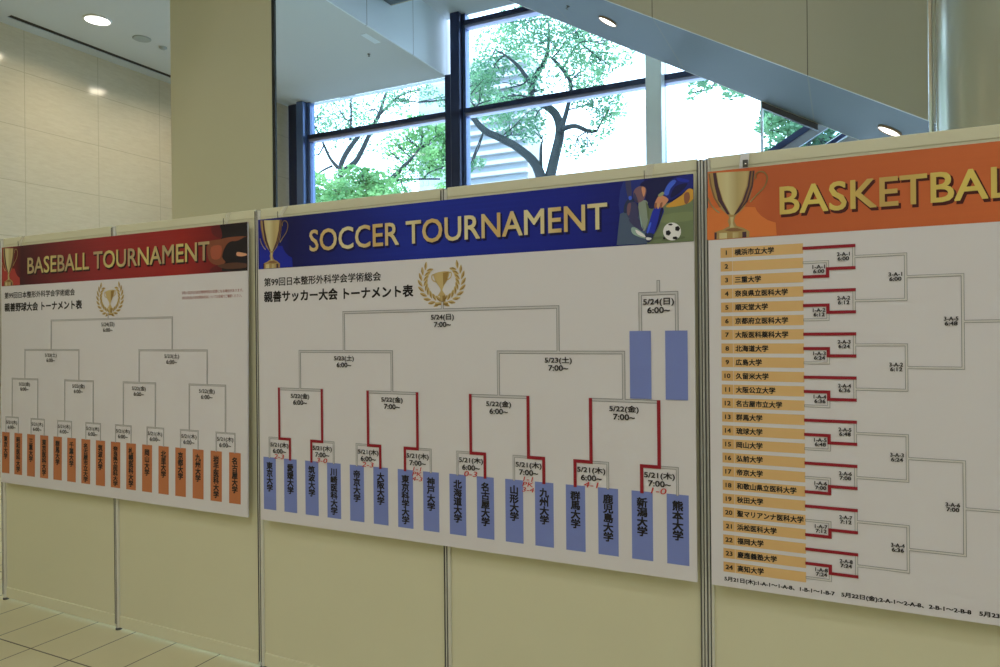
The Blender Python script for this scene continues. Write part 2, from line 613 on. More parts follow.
def under(x):
    return EA + ES * x


esc = thing('escalator', (0, 5.6, 0), 'large escalator whose beige side and blue-grey underside slope down to the right', 'escalator')
xa, xk, xb = -4.76, (EA - 5.40) / -ES, 5.45
s = MB()
def slab(mb, y0, y1, lo, hi, mi=0):
    top = [(xa, 5.40), (xk, 5.40), (xb, under(xb))]
    pr = [(x, z + lo) for x, z in top] + [(x, z + hi) for x, z in top[::-1]]
    return mb.prism(pr, 'y', y0, y1, mi)
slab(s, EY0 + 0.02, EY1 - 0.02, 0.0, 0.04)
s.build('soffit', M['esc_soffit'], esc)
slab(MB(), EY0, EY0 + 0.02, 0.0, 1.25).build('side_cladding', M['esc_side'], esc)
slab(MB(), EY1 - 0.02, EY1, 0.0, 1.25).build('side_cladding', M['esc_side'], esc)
slab(MB(), EY0 + 0.02, EY1 - 0.02, 0.95, 1.0).build('step_band', M['esc_metal'], esc)
for yy in (EY0 + 0.05, EY1 - 0.05):
    slab(MB(), yy - 0.006, yy + 0.006, 1.25, 2.0).build('balustrade', M['tint'], esc)
    slab(MB(), yy - 0.04, yy + 0.04, 2.0, 2.06).build('handrail', M['handrail'], esc)
# lip along the far lower edge
q0, q1 = at(762, 105, 6.93).x, at(818, 128, 6.93).x
MB().prism([(q0, under(q0) - 0.055), (q1, under(q1) - 0.055), (q1, under(q1) + 0.06), (q0, under(q0) + 0.06)], 'y', EY1, EY1 + 0.06
           ).build('edge_lip', mat('dark_edge_lip', (0.10, 0.10, 0.13, 1), 0.5), esc)

e2 = thing('escalator', (-2, 7.5, 0), 'farther escalator glimpsed behind, its rails climbing to the right', 'escalator')
def rail(mb, y0, y1, off, th, x0, x1, mi=0):
    z = lambda x: 3.71 + 0.59 * x + off
    return mb.prism([(x0, z(x0)), (x1, z(x1)), (x1, z(x1) + th), (x0, z(x0) + th)], 'y', y0, y1, mi)
for yy in (7.75,):
    rail(MB(), yy - 0.04, yy + 0.04, 0.0, 0.07, -5.2, 2.6).build('handrail', M['handrail'], e2)
    rail(MB(), yy - 0.02, yy + 0.02, -0.10, 0.10, -5.2, 2.6).build('handrail_track', M['esc_metal'], e2)
    rail(MB(), yy - 0.006, yy + 0.006, -0.24, 0.14, -5.2, 2.6).build('balustrade', M['glass'], e2)
    rail(MB(), yy - 0.03, yy + 0.03, -0.30, 0.05, -5.2, 2.6).build('deck_edge', M['handrail'], e2)
rail(MB(), 7.30, 7.78, -0.56, 0.14, -5.2, 2.6).build('truss', M['esc_metal'], e2)

# ------------------------------------------------------------------ ceiling fittings
def downlight(loc, r, label, ring, tilt=0.0, power=0, group=None):
    t = thing('ceiling_downlight', loc, label, 'ceiling light', group)
    t.rotation_euler = (0, tilt, 0)
    def loc_build(mb, name, mt):
        o = mb.build(name, mt)
        o.parent = t
        return o
    loc_build(MB().lathe((0, 0, 0), [(r * 1.10, 0.002), (r * 1.10, -0.012), (r, -0.016), (r * 0.97, -0.004)], 40), 'trim_ring', ring)
    loc_build(MB().disc((0, 0, -0.008), r * 0.98, 40), 'lens', M['lamp_glow'])
    if power:
        lamp('downlight_beam', (0, 0, -0.03), power, r * 1.6, color=(1.0, 0.86, 0.62), spread=150, parent=t)
    return t


downlight((-7.31, 4.99, CEIL), 0.125, 'bright round downlight in the low ceiling near the stone wall', M['lamp_ring'], power=13)
downlight((-7.23, 6.38, CEIL), 0.125, 'round downlight hidden by the pillar, mirrored in the polished stone', M['lamp_ring'], power=13)
tilt = math.atan(0.5784)
for x, yy, lab in ((-1.90, 6.19, 'round downlight high on the escalator underside above the soccer board'),
                   (0.338, 6.21, 'round downlight low on the escalator underside above the basketball board')):
    downlight((x, yy, under(x)), 0.085, lab, M['lamp_ring_tan'], tilt, power=3)

sp = thing('ceiling_speaker', (-7.32, 5.54, CEIL), 'flat round grey speaker grille in the low ceiling behind the downlight', 'speaker')
MB().lathe((-7.32, 5.54, CEIL), [(0.10, 0), (0.10, -0.006), (0.092, -0.010)], 36).build('bezel', M['speaker'], sp)
MB().disc((-7.32, 5.54, CEIL - 0.009), 0.094, 36).build('grille', M['speaker'], sp)
tag(MB().lathe((-7.317, 5.822, CEIL), [(0.045, 0.002), (0.045, -0.014), (0.02, -0.03), (0, -0.03)], 20)
    .build('smoke_detector', M['speaker']), 'small grey sensor in the low ceiling beside the pillar', 'sensor')


def sprinkler(loc, tilt, label):
    t = thing('sprinkler_head', loc, label, 'sprinkler', 'sprinkler heads')
    t.rotation_euler = (0, tilt, 0)
    t.scale = (0.6, 0.6, 0.6)
    for nm, mb, mt in (('escutcheon', MB().lathe((0, 0, 0), [(0.032, 0.0), (0.032, -0.006), (0.012, -0.012), (0.012, -0.03), (0, -0.03)], 20), M['foot']),
                       ('deflector', MB().lathe((0, 0, -0.045), [(0, 0), (0.024, 0), (0.024, -0.004), (0, -0.004)], 16), M['foot']),
                       ('frame_arm', MB().tube([(-0.012, 0, -0.022), (-0.017, 0, -0.032), (-0.010, 0, -0.046), (0, 0, -0.048), (0.010, 0, -0.046), (0.017, 0, -0.032), (0.012, 0, -0.022)], [0.0025] * 7, 6), M['foot'])):
        mb.build(nm, mt).parent = t
    return t


sprinkler((-5.253, 7.125, CEIL), 0, 'small dark sprinkler head in the low ceiling near the window')
sprinkler((-2.29, 6.21, under(-2.29) - 0.001), tilt, 'small dark sprinkler head on the escalator underside')
tag(bevel(MB().box(-5.0, -4.92, 6.62, 6.90, CEIL - 0.004, CEIL + 0.001).build('access_plate', M['fascia']), 0.001),
    'small pale cover plate in the low ceiling beside its edge', 'cover plate')

# ------------------------------------------------------------------ exhibition partition
W, PH = 0.99, 2.100
SEAMS = [-4.406, -3.407, -2.403, -1.415, -0.412, 0.569, 1.559]
names = ['left', 'mid']
PANEL_LABELS = ['cream display panel behind the left half of the baseball board',
                'cream display panel behind the right half of the baseball board',
                'cream display panel behind the left half of the soccer board',
                'cream display panel behind the right half of the soccer board',
                'cream display panel behind the left half of the basketball board',
                'cream display panel behind the right half of the basketball board']
PY = PANEL_Y + 0.014
proto = None
for k in range(6):
    x0 = SEAMS[k]
    if proto is None:
        proto = thing('display_panel', (x0, PY, 0), PANEL_LABELS[0], 'display panel', 'panels of the white partition')
        MB().box(x0 + 0.006, x0 + W - 0.006, PY, PY + 0.006, 0.070, PH - 0.031).build('panel_sheet', M['panel'], proto)
        r = MB().box(x0 + 0.010, x0 + W - 0.010, PY - 0.006, PY + 0.014, 0.011, 0.072)
        bevel(r.build('bottom_rail', M['rail'], proto), 0.003)
        r = MB().box(x0 + 0.010, x0 + W - 0.010, PY - 0.002, PY + 0.014, PH - 0.036, PH + 0.004)
        bevel(r.build('top_rail', M['rail'], proto), 0.003)
        continue
    t = proto.copy()
    COL.objects.link(t)
    t.location = (x0, PY, 0)
    t['label'] = PANEL_LABELS[k]
    for ch in proto.children:
        cc = ch.copy()
        COL.objects.link(cc)
        cc.parent = t
# wing turning towards the viewer at the far left end
wing = proto.copy()
COL.objects.link(wing)
wing.location = (SEAMS[0] - 0.012, PANEL_Y - 0.02, 0)
wing.rotation_euler = (0, 0, -math.pi / 2)
wing['label'] = 'cream end panel turning toward the viewer at the far left edge'
for ch in proto.children:
    cc = ch.copy()
    COL.objects.link(cc)
    cc.parent = wing


def post(x, label, r=0.0125):
    t = thing('partition_post', (x, PANEL_Y + r, 0), label, 'post', 'aluminium posts of the partition')
    # square extrusion with a deep dark slot down the middle of each face
    g, d = r * 0.24, r * 0.75
    prof = [(-r, -r * 0.55), (-r * 0.55, -r), (-g, -r), (-g, -r + d), (g, -r + d), (g, -r), (r * 0.55, -r), (r, -r * 0.55),
            (r, r * 0.55), (r * 0.55, r), (g, r), (g, r - d * 0.5), (-g, r - d * 0.5), (-g, r), (-r * 0.55, r), (-r, r * 0.55)]
    MB().prism([(x + p, PANEL_Y + r + q) for p, q in prof], 'z', 0.012, PH - 0.004).build('post_extrusion', M['alu'], t)
    mb = MB()
    mb.box(x - g * 0.95, x + g * 0.95, PANEL_Y + 0.0012, PANEL_Y + d * 0.98, 0.03, PH - 0.006)
    mb.build('slot_shade_strip', M['alu_dark'], t)  # dark strip filling the slot, its shade put into the colour
    MB().box(x - r - 0.0028, x - r - 0.0002, PANEL_Y + 0.0015, PANEL_Y + r * 1.3, 0.03, PH - 0.006).build('gap_shade_strip', M['alu_dark'], t)  # dark strip painting the shaded gap between panel and post
    MB().lathe((x, PANEL_Y + r, 0), [(0, PH - 0.002), (r * 0.8, PH - 0.002), (r, PH - 0.004)], 12).build('cap', M['foot'], t)
    MB().lathe((x, PANEL_Y + r, 0), [(0, 0.0), (r * 1.25, 0.0), (r * 1.25, 0.007), (r * 0.8, 0.010), (r * 0.8, 0.016)], 16).build('levelling_foot', M['foot'], t)
    return t


post(SEAMS[0], 'aluminium post at the far left end of the partition')
post(SEAMS[1], 'aluminium post crossing behind the middle of the baseball board')
post(SEAMS[2], 'aluminium post in the gap between baseball and soccer boards', 0.013)
post(SEAMS[3], 'aluminium post crossing behind the middle of the soccer board')
post(SEAMS[4] - 0.0105, 'left one of the two posts between soccer and basketball boards', 0.0098)
post(SEAMS[4] + 0.0105, 'right one of the two posts between soccer and basketball boards', 0.0098)
post(SEAMS[5], 'aluminium post crossing behind the middle of the basketball board')

# ------------------------------------------------------------------ tournament boards
BY = 2.362                                # printed face
ZT, ZB, ZN = 2.045, 0.697, 1.822          # top, bottom, lower edge of the banner
STEP = 0.0006


def layer(n):
    return BY - STEP * n


def board(x0, label, width=1.921):
    o = MB().box(x0, x0 + width, BY, BY + 0.008, ZB, ZT).build('tournament_board', M['board'], loc=(x0, BY, ZB))
    return tag(o, label, 'poster board', 'tournament boards on the partition')


def banner_mat(name, dark, main, glow, k=PAPER):
    m = mat(name, main, 0.4, spec=0.3)
    v, gx, gy, gz = coords(m, 'Generated')
    N, L, B = nodes(m)
    streak = noise(m, stretch(m, v, 0.8, 1, 9.0), 2.2, 4, 0.6)
    c = ramp(m, gx, [(0.0, main), (0.10, dark), (0.45, glow), (0.78, main), (1.0, dark)])
    c = mixn(m, mathn(m, 'MULTIPLY', streak, 0.45), c, dark)
    L.new(c, B.inputs['Base Color'])
    return m


def gold_mat(name, a, b, pitch):
    """printed gold lettering, its tone sweeping from letter to letter"""
    m = mat(name, a, 0.4, spec=0.3)
    v, gx, gy, gz = coords(m, 'Generated')
    N, L, B = nodes(m)
    w = mathn(m, 'SINE', mathn(m, 'MULTIPLY', gx, pitch))
    w = mathn(m, 'MULTIPLY_ADD', w, 0.5, 0.5)
    L.new(mixn(m, w, a, b), B.inputs['Base Color'])
    return m


M['gold_pale'] = ink('pale_gold_print', 196, 176, 108)
M['gold_mid'] = mat('gold_print', (0.50, 0.34, 0.13, 1), 0.45, spec=0.3)
M['gold_brown'] = ink('brown_gold_print', 96, 70, 46)
M['gold_dark'] = ink('plum_shadow_print', 52, 34, 42)
M['wreath'] = mat('laurel_gold_print', (0.66, 0.50, 0.22, 1), 0.45, spec=0.3)
M['wreath_dark'] = mat('laurel_brown_print', (0.40, 0.25, 0.07, 1), 0.45, spec=0.3)

def cup_gold(cx, hw):
    """printed polished gold, banded from side to side about the cup's axis"""
    m = mat('polished_gold_print', (0.7, 0.55, 0.25, 1), 0.4, spec=0.3)
    v, gx, gy, gz = coords(m)
    N, L, B = nodes(m)
    f = mathn(m, 'DIVIDE', mathn(m, 'SUBTRACT', gx, cx - hw), 2 * hw)
    L.new(ramp(m, f, [(0.0, (0.34, 0.22, 0.09, 1)), (0.22, (0.72, 0.60, 0.30, 1)), (0.42, (0.76, 0.68, 0.38, 1)), (0.62, (0.56, 0.44, 0.20, 1)),
                      (0.80, (0.66, 0.52, 0.24, 1)), (1.0, (0.46, 0.32, 0.13, 1))]), B.inputs['Base Color'])
    return m


TROPHY_SRC = lambda x, y: at(700 + x / 7.85, 160 + y / 7.85, BY)


def trophy(parent, cx, s, corner):
    """printed cup standing at the left end of a banner; cx is its stem, s its width factor"""
    c0 = TROPHY_SRC(246, 450).x
    def pts(l, k=1):
        q = [TROPHY_SRC(*p) for p in l]
        q = [(cx + (p.x - c0) * s, min(max(p.z, ZN + 0.0015), ZT - 0.0015)) for p in q]
        return spline(q, 3) if k > 1 else q
    mb = MB()
    def p(l, n, mi, k=1):
        mb.poly(pts(l, k), layer(n), mi)
    p([(54, 380), (250, 368), (430, 370), (446, 402), (480, 440), (530, 472), (592, 492), (600, 605), (54, 640)], 2, 4)
    body = [(62, 105), (72, 190), (105, 300), (160, 385), (215, 432), (228, 450), (216, 480), (228, 520), (180, 545), (120, 566), (114, 634),
            (386, 616), (386, 560), (340, 535), (284, 518), (266, 480), (276, 440), (335, 385), (390, 295), (415, 200), (428, 84)]
    p(body, 3, 1)
    p([(100, 104), (124, 102), (140, 200), (175, 320), (232, 428), (212, 428), (140, 318), (112, 200)], 4, 3)
    p([(66, 110), (76, 108), (92, 210), (120, 300), (165, 372), (150, 372), (105, 298), (78, 200)], 4, 2)
    p([(388, 88), (427, 84), (412, 210), (372, 325), (300, 412), (262, 438), (330, 325), (372, 205)], 4, 3)
    p([(402, 90), (414, 88), (402, 200), (362, 318), (310, 392), (350, 318), (388, 205)], 5, 2)
    p([(128, 101), (380, 88), (364, 200), (318, 328), (262, 430), (240, 430), (182, 322), (146, 205)], 4, 0)
    p([(236, 450), (262, 448), (256, 500), (270, 530), (232, 534), (240, 500)], 4, 0)
    p([(190, 552), (240, 536), (290, 534), (345, 552), (290, 560), (230, 562)], 4, 2)
    p([(112, 570), (130, 570), (128, 634), (112, 634)], 4, 3)
    p([(150, 575), (210, 572), (210, 628), (150, 632)], 4, 0)
    p([(255, 570), (300, 568), (300, 622), (255, 626)], 4, 0)
    p([(330, 565), (362, 563), (362, 617), (330, 620)], 4, 3)
    # looping handles, cut by the board's left edge on that side
    for l in ([(436, 150), (436, 118), (462, 94), (500, 98), (524, 130), (520, 175), (495, 222), (440, 278), (392, 330)],
              [(62, 300), (84, 350), (120, 392), (150, 415)]):
        q = spline([TROPHY_SRC(*a)[:] for a in l], 4, False)
        q = [Vector((cx + (a[0] - c0) * s, a[2])) for a in q]
        for a, b in zip(q, q[1:]):
            d = (b - a).normalized()
            n_ = Vector((-d.y, d.x)) * 0.0021
            a2, b2 = a - d * 0.0008, b + d * 0.0008
            mb.poly([tuple(a2 + n_), tuple(a2 - n_), tuple(b2 - n_), tuple(b2 + n_)], layer(5), 0)
    return mb.build('trophy_picture', [cup_gold(cx - parent.parent.location.x, 0.075 * s), M['gold_mid'], M['gold_brown'], M['gold_dark'], corner], parent)


def wreath(parent, cx, cz=1.729, r=0.085):
    mb = MB()
    for sgn in (-1, 1):
        for i in range(9):
            a = math.radians(-78 + i * 15.2)
            for off, rot, ln in ((0.013, 0.62, 0.036), (-0.013, -0.62, 0.033)):
                rr = r + off
                px, pz = cx + sgn * rr * math.cos(a), cz + rr * math.sin(a) * 0.94
                d = a + math.pi / 2 - rot
                dx, dz = sgn * math.cos(d), math.sin(d)
                w = 0.0066
                q = [(px - dx * ln / 2, pz - dz * ln / 2), (px - dz * w, pz + dx * w), (px + dx * ln / 2, pz + dz * ln / 2), (px + dz * w, pz - dx * w)]
                mb.poly(spline(q, 3), layer(2) - 0.00002 * i - 0.00001 * (off > 0), 0)
                k_ = -sgn * w * 0.9
                mb.poly([(px - dx * ln * 0.42, pz - dz * ln * 0.42), (px + dx * ln * 0.46, pz + dz * ln * 0.46), (px - dz * k_, pz + dx * k_)], layer(3) - 0.00001 * i, 1)
    # little cup inside
    u = 0.1 / 265.0
    f = lambda l: [(cx + (x - 300) * u, cz + (350 - y) * u) for x, y in l]
    mb.poly(spline(f([(215, 265), (388, 250), (372, 330), (330, 395), (312, 440), (330, 470), (345, 500), (255, 500), (275, 470), (290, 440), (270, 400), (225, 340)]), 3), layer(2), 0)
    mb.poly(f([(320, 262), (385, 254), (370, 330), (322, 400)]), layer(3), 1)
    mb.poly(f([(278, 498), (346, 496), (346, 560), (278, 560)]), layer(2), 0)
    mb.poly(f([(312, 498), (346, 496), (346, 560), (312, 560)]), layer(3), 1)
    mb.poly(f([(222, 566), (374, 560), (380, 592), (220, 596)]), layer(2), 0)
    mb.poly(f([(225, 582), (374, 576), (378, 592), (222, 596)]), layer(3), 1)
    for l in ([(218, 275), (188, 280), (184, 315), (210, 345), (245, 352)], [(385, 262), (416, 262), (418, 300), (395, 325), (360, 340)]):
        q = [Vector(a) for a in spline(f(l), 3, False)]
        for a, b in zip(q, q[1:]):
            d = (b - a).normalized()
            n_ = Vector((-d.y, d.x)) * 0.0022
            mb.poly([tuple(a + n_), tuple(a - n_), tuple(b - n_), tuple(b + n_)], layer(2), 0)
    return mb.build('laurel_emblem', [M['wreath'], M['wreath_dark']], parent)


def title(parent, body, x0, x1, z0, z1, gold, shadow):
    mb = MB()
    write(mb, body, layer(4), x0, x1, z0, z1, bold=0.011)
    t = mb.build('title_lettering', gold, parent)
    mb = MB()
    write(mb, body, layer(2), x0 - 0.001 + 0.006, x1 + 0.001 + 0.006, z0 - 0.008, z1 - 0.006, bold=0.02)
    mb.build('title_drop_shadow', shadow, parent)
    return t


def lines(mb, segs, w, y, mi):
    for i_, ((xa_, za), (xb_, zb)) in enumerate(segs):
        yy = y - 0.000006 * i_
        if abs(xa_ - xb_) < 1e-6:
            mb.rect(xa_ - w / 2, xa_ + w / 2, min(za, zb) - w / 2, max(za, zb) + w / 2, yy, mi)
        else:
            mb.rect(min(xa_, xb_) - w / 2, max(xa_, xb_) + w / 2, za - w / 2, za + w / 2, yy, mi)


def vertical_label(parent, body, cx, z0, z1, material, bold=0.036, pitch=0.0330, top=0.0215):
    s_ = MB().rect(cx - 0.0365, cx + 0.0365, z0, z1, layer(1)).build('team_label', material, parent)
    if body:
        n = len(body)
        p = min(pitch, (z1 - z0 - 0.030) / n)
        mb = MB()
        for i, chh in enumerate(body):
            h_ = 0.0325 * min(1.0, p / 0.0330)
            vs, fs = glyphs(chh)
            zc = z1 - top - p * (i + 0.5)
            u = h_ / 0.95
            ux = 0.0355 / 0.95
            strokes(mb, [(cx + (v[0] - 0.5) * ux, zc + (v[1] - 0.37) * u) for v in vs], fs, layer(2), bold * ux, bold * u)
        mb.build('lettering', M['black'], s_)
    return s_


def knockout(bo, x_off, dz, names, label_mat, finals, semis, quarters, firsts, winners=None, label_bottom=0.747, pitch=0.1203, fine=False):
    """sixteen-team bracket: grey lines, red winners' lines, team labels, match times"""
    st = [x_off + pitch * i for i in range(16)]
    zl, zr1, zq, zs, zf = 0.981 + dz, 1.068 + dz, 1.288 + dz, 1.454 + dz * 0.5, 1.6175
    r1 = [(st[2 * i] + st[2 * i + 1]) / 2 for i in range(8)]
    qq = [(r1[2 * i] + r1[2 * i + 1]) / 2 for i in range(4)]
    ss = [(qq[0] + qq[1]) / 2, (qq[2] + qq[3]) / 2]
    ff = (ss[0] + ss[1]) / 2
    seg, thin, red = [], [], []
    for i in range(8):
        a, b = st[2 * i], st[2 * i + 1]
        win = winners[i] if winners else None
        for side, x in (('L', a), ('R', b)):
            tgt = red if win == side else thin
            tgt += [((x, zl), (x, zr1)), ((x, zr1), (r1[i], zr1))]
        (red if win else seg).append(((r1[i], zr1), (r1[i], zq)))
    for i in range(4):
        seg += [((r1[2 * i], zq), (r1[2 * i + 1], zq)), ((qq[i], zq), (qq[i], zs))]
    for i in range(2):
        seg += [((qq[2 * i], zs), (qq[2 * i + 1], zs)), ((ss[i], zs), (ss[i], zf))]
    seg += [((ss[0], zf), (ss[1], zf)), ((ff, zf), (ff, 1.645))]
    extra = []
    if winners:
        xc = x_off + 1.7468                     # third-place match at the right
        extra = [((xc - 0.0625, 1.53), (xc - 0.0625, 1.654)), ((xc + 0.0605, 1.53), (xc + 0.0605, 1.654)),
                 ((xc - 0.0625, 1.654), (xc + 0.0605, 1.654)), ((xc, 1.654), (xc, 1.693))]
    mb = MB()
    lines(mb, seg + extra, 0.0085 if fine else 0.0115, layer(2), 0)
    lines(mb, seg + extra, 0.0058 if fine else 0.0074, layer(3), 1)
    lines(mb, thin, 0.0070 if fine else 0.0090, layer(2), 0)
    lines(mb, thin, 0.0046 if fine else 0.0060, layer(3), 1)
    mb.build('bracket_lines', [M['grey_line'], M['light_line']], bo)
    if red:
        mb = MB()
        lines(mb, red, 0.0120, layer(4), 0)
        mb.build('winner_lines', M['red'], bo)
    for x, n in zip(st, names):
        vertical_label(bo, n, x, label_bottom, zl, label_mat)
    if winners:
        for dx in (-0.0635, 0.0585):
            MB().rect(xc + dx - 0.037, xc + dx + 0.037, 1.2965, 1.528, layer(4)).build('blank_label', label_mat, bo)
    def when(cx, z, day, hour, k=1.0):
        mb = MB()
        write(mb, day, layer(5), cx - 0.0515, cx + 0.0515, z - 0.0425, z - 0.0163, bold=0.008 if fine else 0.02)
        write(mb, hour, layer(5), cx - 0.0375, cx + 0.0375, z - 0.0660, z - 0.0465, bold=0.008 if fine else 0.02)
        mb.build('match_time', M['black'], bo)
    when(ff, zf, '5/24(日)', finals)
    for x, t in zip(ss, semis):
        when(x, zs, '5/23(土)', t)
    for x, t in zip(qq, quarters):
        when(x, zq, '5/22(金)', t)
    for x, t in zip(r1, firsts):
        when(x, zr1, '5/21(木)', t)
    if winners:
        when(xc, 1.654, '5/24(日)', '6:00~', 1.1)
    return r1


# --- baseball board
XB = -4.356
WB = 1.914
bb = board(XB, 'board headed BASEBALL TOURNAMENT with dark red banner and orange labels', WB)
TILT = 0.013                              # it hangs with its foot a little off the partition
tb = lambda x, z: x * (1 + 0.0074 * (z - ZB) / 1.348)
bn = MB().rect(XB, XB + WB, ZN, ZT, layer(1)).build(
    'banner', banner_mat('dark_red_banner', rgb(44, 12, 22, PAPER), rgb(118, 26, 24, PAPER), rgb(112, 28, 32, PAPER)), bb)
title(bn, 'BASEBALL TOURNAMENT', tb(-4.078, 1.92), tb(-2.667, 1.92), 1.883, 1.972,
      gold_mat('brass_title_print', (0.72, 0.62, 0.22, 1), (0.52, 0.40, 0.22, 1), 34), ink('baseball_title_shadow_print', 26, 12, 18))
trophy(bn, tb(-4.258, 1.93), 0.80, mat('bright_red_print', (0.50, 0.055, 0.05, 1), 0.4, spec=0.3))
pic = MB()
S = lambda l: [(tb(p.x, 1.93), p.z + 0.002) for p in (at(125 + x / 7.407, 215 + y / 7.407, BY) for x, y in l)]
def shape(mb, src, l, n, mi, x1, k=3):
    q = src(l)
    q = spline(q, k) if k > 1 else q
    q = [(min(p[0], x1 - 0.0005), min(max(p[1], ZN + 0.0005), ZT - 0.0005)) for p in q]
    mb.poly(q, layer(n) - 0.000004 * len(mb.f), mi)
xr = XB + WB
shape(pic, S, [(700, 60), (930, 50), (930, 420), (690, 420), (705, 330), (690, 240), (720, 150)], 2, 0, xr, 1)
shape(pic, S, [(640, 88), (700, 80), (720, 160), (690, 165), (650, 140)], 2, 1, xr)
shape(pic, S, [(640, 395), (700, 370), (720, 420), (640, 424)], 2, 1, xr)
shape(pic, S, [(618, 200), (700, 180), (780, 162), (905, 158), (870, 200), (795, 192), (748, 228), (722, 310), (748, 350), (700, 372), (640, 352), (614, 300)], 3, 2, xr)
shape(pic, S, [(640, 238), (716, 228), (708, 318), (648, 322)], 4, 3, xr)
shape(pic, S, [(785, 200), (840, 188), (905, 160), (928, 235), (862, 258), (832, 298), (900, 312), (900, 352), (765, 352), (736, 308), (750, 240)], 4, 0, xr)
shape(pic, S, [(835, 274), (880, 280), (918, 292), (872, 306), (832, 300)], 5, 4, xr)
shape(pic, S, [(690, 375), (800, 352), (905, 360), (900, 390), (760, 400)], 4, 5, xr)
pic.build('glove_picture', [ink('black_glove_print', 20, 17, 22), ink('maroon_blend_print', 66, 18, 24), ink('tan_leather_print', 116, 66, 48, 1.5),
                            ink('light_leather_print', 150, 78, 58, 1.5), ink('skin_print', 190, 138, 108, 1.6), ink('dark_leather_print', 62, 40, 32)], bn)
mb = MB()
write(mb, '第99回日本整形外科学会学術総会', BY - 0.0008, tb(-4.301, 1.76), tb(-3.668, 1.76), 1.749, 1.785, bold=0.014)
mb.build('heading_lettering', M['black'], bb)
mb = MB()
write(mb, '親善野球大会 トーナメント表', BY - 0.0008, tb(-4.301, 1.7), tb(-3.61, 1.7), 1.676, 1.723, bold=0.030)
mb.build('heading_lettering', M['black'], bb)
wreath(bb, tb(-3.382, 1.73))
mb = MB()
write(mb, '5月21日(木)の試合開始時刻は変更になる場合があります。', BY - 0.0008, tb(-2.853, 1.73), tb(-2.455, 1.73), 1.724, 1.742, bold=0.0)
write(mb, '5月22日(金)の試合開始時刻については会場でご確認ください。', BY - 0.0008, tb(-2.853, 1.71), tb(-2.464, 1.71), 1.700, 1.717, bold=0.0)
mb.build('red_notice_lettering', mat('red_notice_print', (0.36, 0.03, 0.03, 1), 0.5), bb)
knockout(bb, -4.310, 0.005,
         ['東京大学', '昭和医科大学', '三重大学', '東京医科大学', '群馬大学', '千葉大学', '名古屋市立大学', '筑波大学', '奈良県立医科大学',
          '札幌医科大学', '岡山大学', '北里大学', '京都大学', '九州大学', '岩手医科大学', '名古屋大学'],
         M['orange_label'], '6:00~', ['6:00~'] * 2, ['6:00~'] * 4, ['6:00~'] * 8, label_bottom=0.752, pitch=0.1193, fine=True)
bb.rotation_euler = (-TILT, 0, 0)

# --- soccer board
XS = -2.360
sb = board(XS, 'board headed SOCCER TOURNAMENT with blue banner and blue labels')
bn = MB().rect(XS, XS + 1.921, ZN, ZT, layer(1)).build(
    'banner', banner_mat('blue_banner', (0.008, 0.010, 0.10, 1), (0.014, 0.025, 0.36, 1), (0.02, 0.045, 0.50, 1)), sb)
title(bn, 'SOCCER TOURNAMENT', -2.062, -0.735, 1.885, 1.976,
      gold_mat('gold_title_print', (0.84, 0.76, 0.44, 1), (0.74, 0.52, 0.20, 1), 30), ink('soccer_title_shadow_print', 10, 10, 50))
trophy(bn, -2.281, 0.90, mat('royal_blue_print', (0.015, 0.028, 0.42, 1), 0.4, spec=0.3))
pic = MB()
S = lambda l: [(p.x, p.z) for p in (at(610 + x / 8.889, 170 + y / 8.889, BY) for x, y in l)]
xr = XS + 1.921
cols = [(80, 90, 66), (54, 66, 86), (18, 20, 56), (86, 64, 74), (46, 46, 74), (104, 124, 118), (98, 108, 98), (22, 28, 92), (48, 72, 160),
        (150, 104, 80), (24, 34, 124), (28, 36, 60), (150, 112, 44), (176, 174, 180), (14, 14, 20), (88, 98, 70), (26, 36, 96), (104, 66, 50), (150, 116, 82), (110, 118, 86), (70, 80, 58)]
A = lambda l, n, mi, k=3: shape(pic, S, l, n, mi, xr, k)
A([(120, 95), (300, 80), (300, 380), (90, 400)], 2, 16)
A([(90, 392), (300, 300), (420, 330), (420, 650), (60, 668)], 3, 1, 1)
A([(330, 330), (500, 300), (775, 230), (775, 640), (330, 660)], 4, 0, 1)
A([(480, 400), (770, 370), (770, 440), (470, 470)], 5, 15)
A([(140, 92), (182, 92), (190, 150), (196, 220), (170, 262), (150, 200)], 5, 4)
A([(128, 320), (160, 262), (200, 250), (215, 290), (165, 372), (126, 380)], 5, 11)
A([(168, 238), (192, 234), (196, 262), (172, 268)], 6, 8)
A([(500, 322), (640, 225), (700, 165), (760, 190), (760, 235), (690, 300), (560, 330)], 5, 12)
A([(270, 130), (340, 88), (520, 66), (560, 90), (490, 200), (390, 260), (330, 290), (300, 180)], 5, 2)
A([(213, 190), (258, 148), (312, 152), (326, 195), (300, 268), (250, 292), (214, 262)], 6, 3)
A([(255, 298), (320, 270), (352, 350), (322, 520), (290, 532), (268, 420)], 5, 6)
A([(160, 300), (230, 290), (256, 350), (250, 425), (200, 446), (154, 400)], 6, 4)
A([(170, 440), (250, 428), (300, 520), (268, 545), (215, 500)], 6, 4)
A([(194, 515), (240, 518), (330, 592), (320, 612), (250, 592), (200, 562)], 7, 5)
A([(470, 262), (490, 170), (560, 78), (752, 40), (762, 150), (700, 168), (600, 240), (530, 272)], 6, 7)
A([(480, 215), (510, 140), (560, 92), (592, 104), (540, 170), (520, 225)], 7, 8)
A([(340, 285), (400, 230), (432, 238), (400, 335), (350, 340)], 6, 2)
A([(398, 330), (412, 270), (450, 225), (520, 258), (500, 300), (452, 342)], 7, 9)
A([(396, 340), (480, 345), (452, 450), (392, 572), (325, 562), (350, 470)], 7, 10)
A([(320, 560), (390, 570), (376, 620), (340, 648), (318, 605)], 8, 11)
circ = lambda cx, cy, rx, ry, n=20: [(cx + rx * math.cos(2 * math.pi * i / n), cy + ry * math.sin(2 * math.pi * i / n)) for i in range(n)]
